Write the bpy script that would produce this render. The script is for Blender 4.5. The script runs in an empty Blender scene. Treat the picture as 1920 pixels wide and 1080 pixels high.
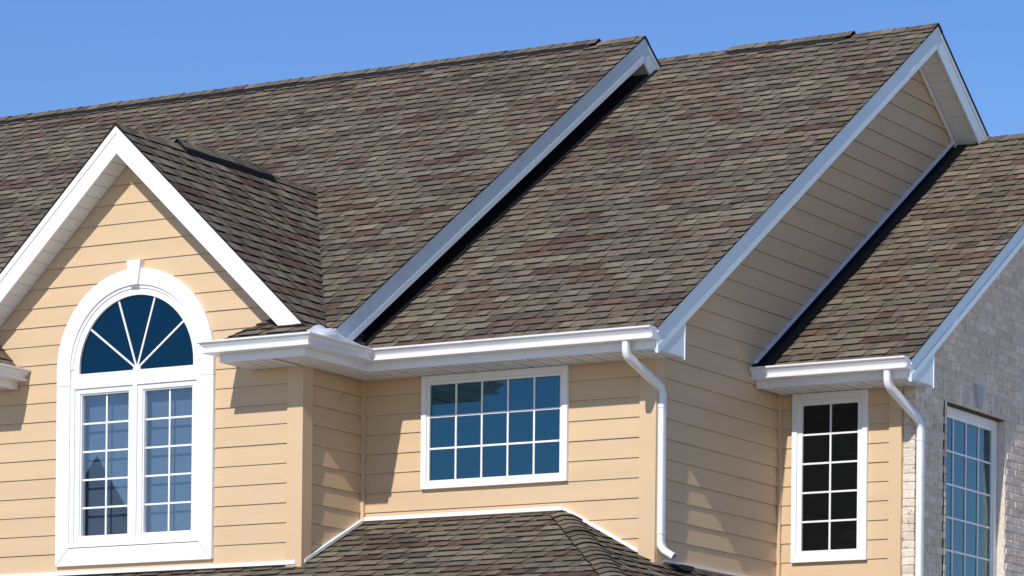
import bpy, math, random
from mathutils import Vector, Matrix
random.seed(7)
S = bpy.context.scene
COL = S.collection
R = math.radians

# ------------------------------------------------------------------ camera
YAW, ROLL = R(30.276), R(0.6094)
CAM = Vector((0, 0, 1.6))
FPX, CX, CY = 6715.8, 960.0, 1726.2            # focal length and principal point, photo pixels
_r = Vector((math.cos(YAW), math.sin(YAW), 0)); _u = Vector((0, 0, 1)); _f = Vector((-math.sin(YAW), math.cos(YAW), 0))
RIGHT = _r * math.cos(ROLL) + _u * math.sin(ROLL)
UP = _u * math.cos(ROLL) - _r * math.sin(ROLL)
cd = bpy.data.cameras.new('camera'); cam = bpy.data.objects.new('camera', cd); COL.objects.link(cam)
m = Matrix.Identity(4)
for i in range(3):
    m[i][0] = RIGHT[i]; m[i][1] = UP[i]; m[i][2] = -_f[i]; m[i][3] = CAM[i]
cam.matrix_world = m
cd.sensor_width = 36; cd.lens = FPX / 1920 * 36; cd.shift_x = 0; cd.shift_y = (CY - 540) / 1920
cd.clip_start = 0.5; cd.clip_end = 6000
S.camera = cam
def proj(P):
    d = Vector(P) - CAM; w = d.dot(_f)
    return CX + FPX * d.dot(RIGHT) / w, CY - FPX * d.dot(UP) / w

# ------------------------------------------------------------------ light
SUN = Vector((-0.125, 1.0, -0.735)).normalized()     # the way the light travels
TO = -SUN
EL = math.asin(TO.z); AZ = math.atan2(TO.x, TO.y)
W = bpy.data.worlds.new('World'); S.world = W; W.use_nodes = True
nt = W.node_tree; nt.nodes.clear()
sky = nt.nodes.new('ShaderNodeTexSky'); sky.sky_type = 'NISHITA'; sky.sun_disc = False
sky.sun_elevation = EL; sky.sun_rotation = AZ
sky.altitude = 300; sky.air_density = 1.0; sky.dust_density = 0.0; sky.ozone_density = 3.5
hs = nt.nodes.new('ShaderNodeHueSaturation'); hs.inputs['Hue'].default_value = 0.514; hs.inputs['Saturation'].default_value = 1.22
bg = nt.nodes.new('ShaderNodeBackground'); bg.inputs['Strength'].default_value = 0.127
wo = nt.nodes.new('ShaderNodeOutputWorld')
nt.links.new(sky.outputs[0], hs.inputs['Color']); nt.links.new(hs.outputs[0], bg.inputs[0]); nt.links.new(bg.outputs[0], wo.inputs[0])
sl = bpy.data.lights.new('sun', 'SUN'); sl.energy = 4.2; sl.angle = R(0.53); sl.color = (1.0, 0.95, 0.87)
so = bpy.data.objects.new('sun', sl); COL.objects.link(so)
so.rotation_euler = SUN.to_track_quat('-Z', 'Y').to_euler(); so.location = (5, 0, 30)
S.view_settings.view_transform = 'Standard'; S.view_settings.look = 'None'
S.view_settings.gamma = 1; S.view_settings.exposure = 0.0; S.view_settings.use_curve_mapping = False

# ------------------------------------------------------------------ materials
def mat(name, col, rough=0.6, noise=0.0, nscale=3.0, bump=0.0, bscale=40.0, spec=0.5, stretch=(1, 1, 1), attr=False, fine=0.0):
    M = bpy.data.materials.new(name); M.use_nodes = True
    t = M.node_tree; b = t.nodes['Principled BSDF']
    b.inputs['Roughness'].default_value = rough
    b.inputs['Specular IOR Level'].default_value = spec
    c = None
    geo = t.nodes.new('ShaderNodeNewGeometry')
    mp = t.nodes.new('ShaderNodeMapping'); mp.inputs['Scale'].default_value = stretch
    t.links.new(geo.outputs['Position'], mp.inputs[0])
    if attr:
        a = t.nodes.new('ShaderNodeVertexColor'); a.layer_name = 'Col'; c = a.outputs[0]
    else:
        r = t.nodes.new('ShaderNodeRGB'); r.outputs[0].default_value = (*col, 1); c = r.outputs[0]
    for amt, sc in ((noise, nscale), (fine, 160.0)):
        if amt > 0:
            n = t.nodes.new('ShaderNodeTexNoise'); n.inputs['Scale'].default_value = sc; n.inputs['Detail'].default_value = 5
            t.links.new(mp.outputs[0], n.inputs[0])
            mr = t.nodes.new('ShaderNodeMapRange'); mr.inputs[1].default_value = 0.25; mr.inputs[2].default_value = 0.75
            mr.inputs[3].default_value = 1 - amt; mr.inputs[4].default_value = 1 + amt
            t.links.new(n.outputs[0], mr.inputs[0])
            mx = t.nodes.new('ShaderNodeVectorMath'); mx.operation = 'SCALE'
            t.links.new(c, mx.inputs[0]); t.links.new(mr.outputs[0], mx.inputs['Scale']); c = mx.outputs[0]
    t.links.new(c, b.inputs['Base Color'])
    if bump > 0:
        n2 = t.nodes.new('ShaderNodeTexNoise'); n2.inputs['Scale'].default_value = bscale; n2.inputs['Detail'].default_value = 6
        t.links.new(mp.outputs[0], n2.inputs[0])
        bp = t.nodes.new('ShaderNodeBump'); bp.inputs['Strength'].default_value = bump; bp.inputs['Distance'].default_value = 0.004
        t.links.new(n2.outputs[0], bp.inputs['Height']); t.links.new(bp.outputs[0], b.inputs['Normal'])
    return M
SIDING = mat('painted_siding', (0.61, 0.438, 0.268), 0.55, 0.05, 2.2, 0.25, 30, stretch=(0.35, 0.35, 3), fine=0.03)
TRIMB = mat('painted_corner_trim', (0.63, 0.452, 0.277), 0.5, 0.03, 3.0)
BUTT = mat('shaded_butt_edge', (0.16, 0.12, 0.075), 0.8)  # darker brown paints in the crevice shade under each siding lap
WALLB = mat('wall_sheathing', (0.30, 0.21, 0.13), 0.8, 0.05)
WHITE = mat('white_trim_paint', (0.82, 0.82, 0.82), 0.45, 0.035, 2.5, 0.1, 25)
VINYL = mat('white_vinyl', (0.80, 0.80, 0.81), 0.35, 0.02, 4.0)
ALU = mat('white_aluminium', (0.78, 0.78, 0.80), 0.28, 0.05, 3.5, 0.06, 9, stretch=(1, 1, 3))
RAKE = mat('rake_aluminium', (0.68, 0.77, 0.82), 0.33, 0.05, 2.0, 0.25, 3.0)
SOFF = mat('soffit_vinyl', (0.72, 0.74, 0.75), 0.5, 0.06, 6)
SOFFD = mat('soffit_groove', (0.14, 0.135, 0.13), 0.8)
SHING = mat('asphalt_shingle', (0.1, 0.1, 0.1), 0.95, 0.20, 22.0, 0.8, 120, spec=0.25, attr=True, fine=0.22)
DECK = mat('asphalt_underlay', (0.02, 0.019, 0.018), 0.9)
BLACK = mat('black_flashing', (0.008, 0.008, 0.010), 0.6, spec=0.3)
def pits(M):
    t = M.node_tree; b = t.nodes['Principled BSDF']; src = b.inputs['Base Color'].links[0].from_socket
    g_ = t.nodes.new('ShaderNodeNewGeometry'); n = t.nodes.new('ShaderNodeTexNoise'); n.inputs['Scale'].default_value = 34; n.inputs['Detail'].default_value = 3
    t.links.new(g_.outputs['Position'], n.inputs[0])
    r = t.nodes.new('ShaderNodeMapRange'); r.inputs[1].default_value = 0.30; r.inputs[2].default_value = 0.40; r.inputs[3].default_value = 0.45; r.inputs[4].default_value = 1.0
    t.links.new(n.outputs[0], r.inputs[0])
    v = t.nodes.new('ShaderNodeVectorMath'); v.operation = 'SCALE'
    t.links.new(src, v.inputs[0]); t.links.new(r.outputs[0], v.inputs['Scale']); t.links.new(v.outputs[0], b.inputs['Base Color'])
BRICK = mat('tumbled_brick', (0.3, 0.3, 0.3), 0.9, 0.16, 14.0, 0.9, 60, spec=0.2, attr=True, fine=0.12)
pits(BRICK)
MORTAR = mat('mortar', (0.66, 0.58, 0.49), 0.95, 0.15, 20, 0.6, 80)
STONE = mat('keystone_block', (0.42, 0.42, 0.44), 0.8, 0.06, 12, 0.3, 60)
GALV = mat('galvanised_kickout', (0.66, 0.67, 0.72), 0.35, 0.12, 9, 0.4, 14)
HOLE = mat('dark_inside', (0.006, 0.006, 0.007), 0.9)
def glass(name, base, ior, tint=(1, 1, 1)):
    M = bpy.data.materials.new(name); M.use_nodes = True
    b = M.node_tree.nodes['Principled BSDF']
    b.inputs['Base Color'].default_value = (*base, 1); b.inputs['Roughness'].default_value = 0.015
    b.inputs['IOR'].default_value = ior; b.inputs['Specular Tint'].default_value = (*tint, 1)
    return M
GLASS = glass('coated_window_glass', (0.002, 0.007, 0.012), 2.25, (0.36, 0.80, 1.0))
GLASSD = glass('arch_window_glass', (0.001, 0.006, 0.014), 1.75, (0.16, 0.70, 1.0))
GLASSC = glass('plain_window_glass', (0.003, 0.004, 0.004), 1.45)
def clearglass():
    M = bpy.data.materials.new('clear_sash_glass'); M.use_nodes = True
    t = M.node_tree; t.nodes.remove(t.nodes['Principled BSDF'])
    tr = t.nodes.new('ShaderNodeBsdfTransparent'); tr.inputs[0].default_value = (0.80, 0.87, 0.93, 1)
    gl = t.nodes.new('ShaderNodeBsdfGlossy'); gl.inputs['Roughness'].default_value = 0.01
    lw = t.nodes.new('ShaderNodeLayerWeight'); lw.inputs[0].default_value = 0.5
    fr = t.nodes.new('ShaderNodeMapRange'); fr.inputs[3].default_value = 0.09; fr.inputs[4].default_value = 0.42
    t.links.new(lw.outputs['Facing'], fr.inputs[0])
    mx = t.nodes.new('ShaderNodeMixShader')
    t.links.new(fr.outputs[0], mx.inputs[0]); t.links.new(tr.outputs[0], mx.inputs[1]); t.links.new(gl.outputs[0], mx.inputs[2])
    t.links.new(mx.outputs[0], t.nodes['Material Output'].inputs[0])
    return M
CLEAR = clearglass()
SHADE = mat('window_shade_fabric', (0.20, 0.225, 0.265), 0.9, 0.06, 5)
BOUNCE_GROUND = mat('pale_bounce_ground', (0.48, 0.44, 0.36), 0.95, 0.3, 0.6)  # unseen ground, paled to bounce fill light onto the shaded walls
PAVE = mat('concrete_drive', (0.42, 0.39, 0.35), 0.9, 0.1, 1.0)

# ------------------------------------------------------------------ helpers
LOC = {}
def V(*a): return Vector(a)
def mk(name, vs, fs, material, parent=None, cols=None, smooth=None, kind=None, center=True):
    vs = [Vector(v) for v in vs]
    c = sum(vs, Vector()) / len(vs) if center else Vector()
    me = bpy.data.meshes.new(name)
    me.from_pydata([v - c for v in vs], [], fs)
    mats = material if isinstance(material, (list, tuple)) else [material]
    for k in mats: me.materials.append(k)
    if cols is not None:
        ca = me.color_attributes.new('Col', 'FLOAT_COLOR', 'CORNER')
        i = 0
        buf = []
        for p, cl in zip(fs, cols):
            buf.extend(list(cl) * len(p))
        ca.data.foreach_set('color', buf)
    if smooth is not None:
        me.polygons.foreach_set('use_smooth', [True] * len(me.polygons))
        me.set_sharp_from_angle(angle=R(smooth))
    me.update()
    o = bpy.data.objects.new(name, me); COL.objects.link(o)
    return place(o, c, parent, kind)
def place(o, c, parent, kind=None):
    o.location = c; LOC[o.name] = Vector(c)
    if parent is not None:
        o.parent = parent; o.matrix_parent_inverse = Matrix.Translation(-LOC[parent.name])
    if kind: o['kind'] = kind
    return o
def empty(name, loc, parent=None):
    o = bpy.data.objects.new(name, None); COL.objects.link(o); o.empty_display_size = 0.2
    return place(o, Vector(loc), parent)
def fixn(vs, fs):
    """orient faces of a convex solid outward"""
    c = sum(vs, Vector()) / len(vs); out = []
    for f in fs:
        p = [vs[i] for i in f]; n = Vector()
        for i in range(len(p)): n += p[i].cross(p[(i + 1) % len(p)])
        fc = sum(p, Vector()) / len(p)
        out.append(list(reversed(f)) if n.dot(fc - c) < 0 else list(f))
    return out
def prismvf(ring, vec):
    ring = [Vector(p) for p in ring]; n = len(ring); vec = Vector(vec)
    vs = ring + [p + vec for p in ring]
    fs = [list(range(n)), list(range(n, 2 * n))] + [[i, (i + 1) % n, n + (i + 1) % n, n + i] for i in range(n)]
    nn = Vector()
    for i in range(n): nn += ring[i].cross(ring[(i + 1) % n])
    if nn.dot(vec) > 0:
        fs = [list(reversed(fs[0])), fs[1]] + fs[2:]
    else:
        fs = [fs[0], list(reversed(fs[1]))] + [list(reversed(f)) for f in fs[2:]]
    return vs, fs
def prism(name, ring, vec, material, parent, **k):
    vs, fs = prismvf(ring, vec)
    return mk(name, vs, fs, material, parent, **k)
def box(name, x0, x1, y0, y1, z0, z1, material, parent, **k):
    return prism(name, [(x0, y0, z0), (x1, y0, z0), (x1, y1, z0), (x0, y1, z0)], (0, 0, z1 - z0), material, parent, **k)
def clip(poly, a, b, c):
    """keep a*x+b*y<=c"""
    out = []; n = len(poly)
    for i in range(n):
        p, q = poly[i], poly[(i + 1) % n]
        dp, dq = a * p[0] + b * p[1] - c, a * q[0] + b * q[1] - c
        if dp <= 1e-9: out.append(p)
        if (dp < -1e-9 and dq > 1e-9) or (dp > 1e-9 and dq < -1e-9):
            t = dp / (dp - dq); out.append((p[0] + t * (q[0] - p[0]), p[1] + t * (q[1] - p[1])))
    return out
def area(poly):
    return 0.5 * sum(poly[i][0] * poly[(i + 1) % len(poly)][1] - poly[(i + 1) % len(poly)][0] * poly[i][1] for i in range(len(poly)))
def clipconv(poly, region):
    if area(region) < 0: region = region[::-1]
    for i in range(len(region)):
        p, q = region[i], region[(i + 1) % len(region)]
        dx, dy = q[0] - p[0], q[1] - p[1]
        poly = clip(poly, dy, -dx, dy * p[0] - dx * p[1])
        if len(poly) < 3: return []
    return poly
class Frame:
    """wall frame: u along the wall, v up, n outward"""
    def __init__(s, o, u, n): s.o, s.u, s.n = Vector(o), Vector(u), Vector(n)
    def p(s, u, v, n=0): return s.o + s.u * u + Vector((0, 0, v)) + s.n * n
    def slab(s, name, poly, n0, n1, material, parent, **k):
        return prism(name, [s.p(a, b, n0) for a, b in poly], s.n * (n1 - n0), material, parent, **k)
    def rect(s, name, u0, u1, v0, v1, n0, n1, material, parent, **k):
        return s.slab(name, [(u0, v0), (u1, v0), (u1, v1), (u0, v1)], n0, n1, material, parent, **k)

# ------------------------------------------------------------------ main measures (metres)
xA, yA = -17.803, 26.661          # outer corner of the projecting gable block
yB = 27.682                       # recessed front wall
xB, yC, xC = -14.772, 30.152, -13.501
xD = xC + 0.12                    # brick face
XG = -19.655                      # gable centre line
ZS = 6.545                        # soffit
OV, RO = 0.52, 0.30               # eave and rake overhang
FR = Frame((0, 0, 0), (1, 0, 0), (0, -1, 0))
FA = Frame((0, yA, 0), (1, 0, 0), (0, -1, 0))
FB = Frame((0, yB, 0), (1, 0, 0), (0, -1, 0))
FC = Frame((0, yC, 0), (1, 0, 0), (0, -1, 0))
F1 = Frame((xA, 0, 0), (0, 1, 0), (1, 0, 0))
F2 = Frame((xB, 0, 0), (0, 1, 0), (1, 0, 0))
FD = Frame((xD, 0, 0), (0, 1, 0), (1, 0, 0))
PA, ZA, YA_ = 0.6700, 10.718, 32.479    # main roof: slope, ridge height, ridge y
PB, ZB, YB_ = 0.6603, 10.613, 33.032
PC, ZC, YC_ = 0.6430, 9.715, 34.290
def za(y): return ZA + PA * (y - YA_)
def zb(y): return ZB + PB * (y - YB_)
def zc(y): return ZC + PC * (y - YC_)
PG, ZG = 0.950, 8.832
def zg(x): return ZG - PG * abs(x - XG)
P1 = 0.472
def zp1(y): return 5.240 + P1 * (y - yB)
P2 = 0.540
def zp2(x): return 5.240 - P2 * (x + 15.66)

# ------------------------------------------------------------------ setting
gv = [(-3000, -3000, 0), (3000, -3000, 0), (3000, 3000, 0), (-3000, 3000, 0)]
g = mk('ground', gv, [[0, 1, 2, 3]], BOUNCE_GROUND, None, center=False); g['kind'] = 'structure'; g['label'] = 'unseen ground around the house, paled to bounce light'

house = empty('house', (-17, 29, 0))
house['label'] = 'beige lap-sided house with brown shingle roofs, white trim and a brick gable end'
house['category'] = 'house'

# ------------------------------------------------------------------ siding walls
Z0, DZ = 4.968 - 0.1775 * 2, 0.1775
def siding(name, F, poly, holes, parent, ztop, zlow=4.55, backpoly=None, joints=()):
    w = F.slab(name, backpoly or poly, -0.14, -0.004, WALLB, parent)
    k = 0
    while True:
        z0 = Z0 + DZ * k; z1 = z0 + DZ + 0.012; k += 1
        if z0 > ztop: break
        if z1 < zlow: continue
        us = [p[0] for p in poly]; spans = [(min(us), max(us))]
        for h in holes:
            e = h(z0, z1)
            if not e: continue
            ns = []
            for a, b in spans:
                if e[1] <= a or e[0] >= b: ns.append((a, b)); continue
                if e[0] > a: ns.append((a, e[0]))
                if e[1] < b: ns.append((e[1], b))
            spans = ns
        for j, zj in joints:
            if abs(zj - (z0 + z1) / 2) < DZ / 2:
                ns = []
                for a, b in spans:
                    if a < j < b: ns += [(a, j - 0.0015), (j + 0.0015, b)]
                    else: ns.append((a, b))
                spans = ns
        for a, b in spans:
            q = clipconv([(a, z0), (b, z0), (b, z1), (a, z1)], poly)
            if len(q) < 3 or abs(area(q)) < 2e-4: continue
            dn = random.uniform(-0.0012, 0.0012)
            def nn(v): return 0.0165 + dn - 0.0115 * (v - z0) / DZ
            n = len(q)
            vs = [F.p(u, v, nn(v)) for u, v in q] + [F.p(u, v, -0.003) for u, v in q]
            fs = [list(range(n)), list(range(2 * n - 1, n - 1, -1))] + [[i, n + i, n + (i + 1) % n, (i + 1) % n] for i in range(n)]
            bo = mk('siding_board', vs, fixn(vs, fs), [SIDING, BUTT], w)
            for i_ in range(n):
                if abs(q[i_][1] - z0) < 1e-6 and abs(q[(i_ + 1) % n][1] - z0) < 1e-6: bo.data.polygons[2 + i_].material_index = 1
    return w
def rh(a, b, z0, z1):
    return lambda lo, hi: (a, b) if hi > z0 and lo < z1 else None
ARC, RO_ARC, RI_ARC = 6.665, 0.885, 0.735
def arch_hole(lo, hi):
    if lo < 4.93 or lo > ARC + 0.80: return None
    if hi < ARC: return (XG - 0.74, XG + 0.74)
    zb_ = max(0, lo - ARC); zt = hi - ARC
    inner = math.sqrt(max(0, 0.66 ** 2 - zb_ ** 2)); outer = math.sqrt(max(0, 0.87 ** 2 - zt ** 2))
    hw = min(outer, inner + 0.05)
    return (XG - hw, XG + hw) if hw > 0.03 and zb_ < 0.66 else None
# front gable block
zsl = lambda x: zg(x) - 0.226
polyA = [(2 * XG - xA, 4.79), (xA, 4.79), (xA, zsl(xA)), (XG, zsl(XG)), (2 * XG - xA, zsl(xA))]
wA = siding('wall', FA, polyA, [arch_hole], house, 8.6, backpoly=[(2 * XG - xA, 0), (XG - .70, 0), (XG - .70, 5.1), (XG - .70, ZS + .5), (XG - 0.70, ARC + .75), (XG, zsl(XG)), (2 * XG - xA, zsl(xA))])
FA.slab('backing', [(XG + .70, 0), (xA, 0), (xA, zsl(xA)), (XG, zsl(XG)), (XG + .70, ARC + .75)], -0.14, -0.004, WALLB, wA)
FA.rect('backing', XG - .70, XG + .55, 0, 5.0, -0.14, -0.004, WALLB, wA)
box('corner_board', xA - 0.125, xA + 0.042, yA - 0.034, yA, 4.70, ZS + .02, TRIMB, wA)
# return wall beside it
poly1 = [(yA, 4.70), (yB, 5.20), (yB, ZS + .02), (yA, ZS + .02)]
w1 = siding('wall', F1, poly1, [], house, 6.6, backpoly=[(yA, 0), (yB, 0), (yB, ZS + .02), (yA, ZS + .02)])
box('corner_board', xA - 0.003, xA + 0.042, yA, yA + 0.125, 4.70, ZS + .02, TRIMB, w1)
# recessed front wall
polyB = [(xA, 4.68), (xB, 4.68), (xB, ZS + .02), (xA, ZS + .02)]
wB = siding('wall', FB, polyB, [rh(-17.13, -15.69, 5.54, 6.49)], house, 6.6, backpoly=[(xA, 0), (xB, 0), (xB, ZS + .02), (xA, ZS + .02)])
box('corner_board', xA + 0.012, xA + 0.046, yB - 0.046, yB - 0.012, 5.20, ZS, TRIMB, wB)
box('corner_board', xB - 0.130, xB + 0.034, yB - 0.034, yB, 4.60, ZS + .02, TRIMB, wB)
# side gable wall over the lower roof
def zbs(y): return zb(y) - 0.21
YBB = 2 * YB_ - yB
poly2 = [(yB, 4.70), (YBB, 4.70), (YBB, zbs(yB)), (YB_, zbs(YB_)), (yB, zbs(yB))]
w2 = siding('wall', F2, poly2, [], house, 10.5, backpoly=[(yB, 0), (YBB, 0), (YBB, zbs(yB)), (YB_, zbs(YB_)), (yB, zbs(yB))],
            joints=[(29.25, 6.65), (30.9, 7.2), (31.55, 8.6), (32.35, 9.49), (30.4, 7.9), (29.0, 5.25)])
box('corner_board', xB - 0.003, xB + 0.036, yB, yB + 0.125, 4.60, ZS + .3, TRIMB, w2)
box('corner_board', xB + 0.012, xB + 0.046, yC - 0.046, yC - 0.012, 4.5, ZS, TRIMB, w2)
# small front wall by the brick end
polyC = [(xB, 4.45), (xC, 4.45), (xC, ZS + .02), (xB, ZS + .02)]
wC = siding('wall', FC, polyC, [rh(-14.60, -13.90, 5.0, 6.49)], house, 6.6, zlow=4.4, backpoly=[(xB, 0), (xC, 0), (xC, ZS + .02), (xB, ZS + .02)])
box('corner_board', xC - 0.130, xC - 0.004, yC - 0.034, yC, 4.3, ZS + .02, TRIMB, wC)

# ------------------------------------------------------------------ roofs
PAL = [((.160, .126, .093), 7), ((.112, .088, .068), 4), ((.156, .133, .098), 4.5), ((.205, .170, .124), 4), ((.142, .092, .068), 2.8), ((.176, .142, .110), 5), ((.104, .066, .048), 1.4)]
PC_ = [(p[0][0] * 1.0, p[0][1] * 1.005, p[0][2] * 0.975) for p in PAL]; PW = [p[1] for p in PAL]
EXPO = 0.143
SH = []          # every shingle: (projected size, roof, verts, faces, colours)
def lin(c, k): return (min(1, c[0] * k), min(1, c[1] * k), min(1, c[2] * k), 1)
EDGE = (.012, .011, .010, 1)
class Slope:
    def __init__(s, roof, o, a, sl, region, skip=None, light=1.0, seedrow=0):
        s.o, s.a, s.s = Vector(o), Vector(a).normalized(), Vector(sl).normalized()
        s.n = s.a.cross(s.s)
        if s.n.z < 0: s.n = -s.n
        s.roof = roof; s.region = region
        s.lay(skip, light)
    def p(s, a, t, n=0): return s.o + s.a * a + s.s * t + s.n * n
    def deck(s, thick=0.1, top=-0.012):
        vs, fs = prismvf([s.p(a, t, top) for a, t in s.region], s.n * -(thick))
        return vs, fs
    def lay(s, skip, light):
        a0 = min(q[0] for q in s.region); a1 = max(q[0] for q in s.region)
        t0 = min(q[1] for q in s.region); t1 = max(q[1] for q in s.region)
        k = 0; t = t0 - 0.01
        while t < t1:
            a = a0 - random.uniform(0, 0.6); drop = 0; col = None; tooth = random.random() < .5
            wob = random.uniform(-0.003, 0.003)
            while a < a1:
                w = random.uniform(0.09, 0.22) if tooth else random.uniform(0.06, 0.16)
                if drop <= 0:
                    col = random.choices(PC_, PW)[0]; drop = random.uniform(0.12, 0.62)
                drop -= w
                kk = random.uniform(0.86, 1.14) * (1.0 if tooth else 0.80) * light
                lo = t + wob + random.uniform(0, .004) + (0 if tooth else random.uniform(0.0, 0.010)); hi = t + EXPO + 0.010
                q = clipconv([(a, lo), (a + w - 0.0015, lo), (a + w - 0.0015, hi), (a, hi)], s.region)
                if len(q) >= 3 and abs(area(q)) > 3e-4 and not (skip and all(skip(s.p(u, v)) for u, v in q)):
                    h = 0.0175 if tooth else 0.0085
                    h += random.uniform(-0.001, 0.002)
                    n = len(q)
                    vs = [s.p(u, v, -0.010 + h * (1 - 0.88 * (v - lo) / (hi - lo))) for u, v in q] + [s.p(u, v, -0.014) for u, v in q]
                    fs = [list(range(n))] + [[i, n + i, n + (i + 1) % n, (i + 1) % n] for i in range(n)]
                    fs = fixn(vs, fs)
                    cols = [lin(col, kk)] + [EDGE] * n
                    P = [proj(x) for x in vs[:n]]
                    A = abs(area(P)); cx = sum(x for x, y in P) / n; cy = sum(y for x, y in P) / n
                    vis = 5 < cx < 1915 and 5 < cy < 1075 and n == 4
                    SH.append((A if vis else 0, s.roof, vs, fs, cols, s.roof.get('hide')))
                a += w; tooth = not tooth
            t += EXPO; k += 1
def mkroof(name, label=None):
    o = bpy.data.objects.new(name, None)
    return o
class Roof:
    """a roof part: decks first, then its shingles, ridge caps and vent"""
    def __init__(s, name='roof'):
        s.name = name; s.obj = None; s.dv = []; s.df = []; s.d = {}
    def get(s, k): return s.d.get(k)
    def add(s, vs, fs):
        b = len(s.dv); s.dv += vs; s.df += [[i + b for i in f] for f in fs]
    def build(s):
        s.obj = mk(s.name, s.dv, s.df, DECK, house)
        return s.obj
def two_slope(roof, x0, x1, ye, yr, zf, p, skip=None, back=True):
    c = 1 / math.sqrt(1 + p * p)
    L = (yr - ye) / c
    fr = Slope(roof, (x0, ye, zf(ye)), (1, 0, 0), (0, 1, p), [(0, 0), (x1 - x0, 0), (x1 - x0, L), (0, L)], skip)
    xi = x1 - 0.045                       # the deck stops behind the rake board, only shingles reach over it
    roof.add(*prismvf([fr.p(a, t, -.012) for a, t in [(0, 0.02), (xi - x0, 0.02), (xi - x0, L), (0, L)]], fr.n * -.10))
    yb_ = 2 * yr - ye
    vs, fs = prismvf([(x0, yr + .002, zf(yr) - .012), (xi, yr + .002, zf(yr) - .012), (xi, yb_, zf(ye) - .012), (x0, yb_, zf(ye) - .012)], (0, 0, -0.12))
    roof.add(vs, fs)
    vs, fs = prismvf([(x0, yr + .002, zf(yr) + .001), (x1, yr + .002, zf(yr) + .001), (x1, yb_, zf(ye) + .001), (x0, yb_, zf(ye) + .001)], (0, 0, -0.012))
    roof.add(vs, fs)
    return fr
# main roof
def hid(P):                      # well inside the cross gable's attic
    return P.z < zg(P.x) - 0.25
rA = Roof(); XA0 = -27.6; XRA = xA + RO
two_slope(rA, XA0, XRA + 0.02, 26.74, YA_, za, PA, hid); rA.build()
rB = Roof(); XRB = xB + RO
def hidb(P): return P.x < xA - 0.1 or (P.z < zg(P.x) - 0.1)
two_slope(rB, xA - 0.05, XRB + 0.02, yB - OV - 0.035, YB_, zb, PB, hidb); rB.build()
rC = Roof(); XRC = xC + RO
two_slope(rC, xB + 0.004, XRC + 0.02, yC - OV - 0.035, YC_, zc, PC); rC.build()
# cross gable over the arched window
rG = Roof()
XE = xA + 0.38
cg = 1 / math.sqrt(1 + PG * PG); LG = (XE + 0.03 - XG) / cg
yg0 = yA - RO - 0.02
sx = lambda x: (XE + 0.03 - x) / cg
sg = Slope(rG, (XE + 0.03, yg0, zg(XE + 0.03)), (0, 1, 0), (-1, 0, PG),
           [(0, 0), (27.10 - yg0, 0), (27.30 - yg0, sx(-17.55)), (29.78 - yg0, LG), (0, LG)],
           skip=lambda P: P.z < za(P.y) - 0.2 and P.x < xA)
rG.add(*prismvf([sg.p(a, t, -.012) for a, t in [(.045, 0.02), (27.10 - yg0, 0.02), (27.30 - yg0, sx(-17.55)), (29.78 - yg0, LG), (.045, LG)]], sg.n * -.10))
XEL = 2 * XG - XE
vs, fs = prismvf([(XEL, yg0 + .045, zg(XE) - .012), (XG, yg0 + .045, ZG - .012), (XG, 29.78, ZG - .012), (XEL, 27.0, zg(XE) - .012)], (0, 0, -0.13))
rG.add(vs, fs)
vs, fs = prismvf([(XEL, yg0, zg(XE) + .001), (XG, yg0, ZG + .001), (XG, 29.78, ZG + .001), (XEL, 27.0, zg(XE) + .001)], (0, 0, -0.012))
rG.add(vs, fs); rG.build()
# porch roof under the recessed window
rP = Roof()
c1 = 1 / math.sqrt(1 + P1 * P1); YE = 24.9; c2 = 1 / math.sqrt(1 + P2 * P2); XPE = -12.9
def hipx(y): return -15.66 + (5.240 - zp1(y)) / P2
L1 = (yB - YE) / c1
s1 = Slope(rP, (-23.4, YE, zp1(YE)), (1, 0, 0), (0, 1, P1), [(0, 0), (hipx(YE) + 23.4, 0), (-15.66 + 23.4, L1), (xA + 23.4, L1), (xA + 23.4, (yA - YE) / c1), (0, (yA - YE) / c1)][0:3] + [(0, L1)],
           skip=lambda P: (P.y > yA + .05 and P.x < xA - .05))
L2 = (XPE + 15.66) / c2
s2 = Slope(rP, (XPE, 0, zp2(XPE)), (0, 1, 0), (-1, 0, P2), [(yB - (5.24 - zp2(XPE)) / P1, 0), (30.1, 0), (30.1, (XPE - xB) / c2), (30.1, L2), (yB, L2)],
           skip=lambda P: (P.y > yB + .05 and P.x < xB - .05))
rP.add(*prismvf([s1.p(a, t, -.012) for a, t in [(0, 0), (hipx(YE) + 23.4, 0), (-15.66 + 23.4, L1), (xA + 23.4, L1), (xA + 23.4, (yA - YE) / c1), (0, (yA - YE) / c1)]], s1.n * -.08))
rP.add(*prismvf([s2.p(a, t, -.012) for a, t in [(yB - (5.24 - zp2(XPE)) / P1, 0), (30.1, 0), (30.1, (XPE - xB) / c2), (yB, (XPE - xB) / c2), (yB, L2)]], s2.n * -.08))
rP.build()
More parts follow.
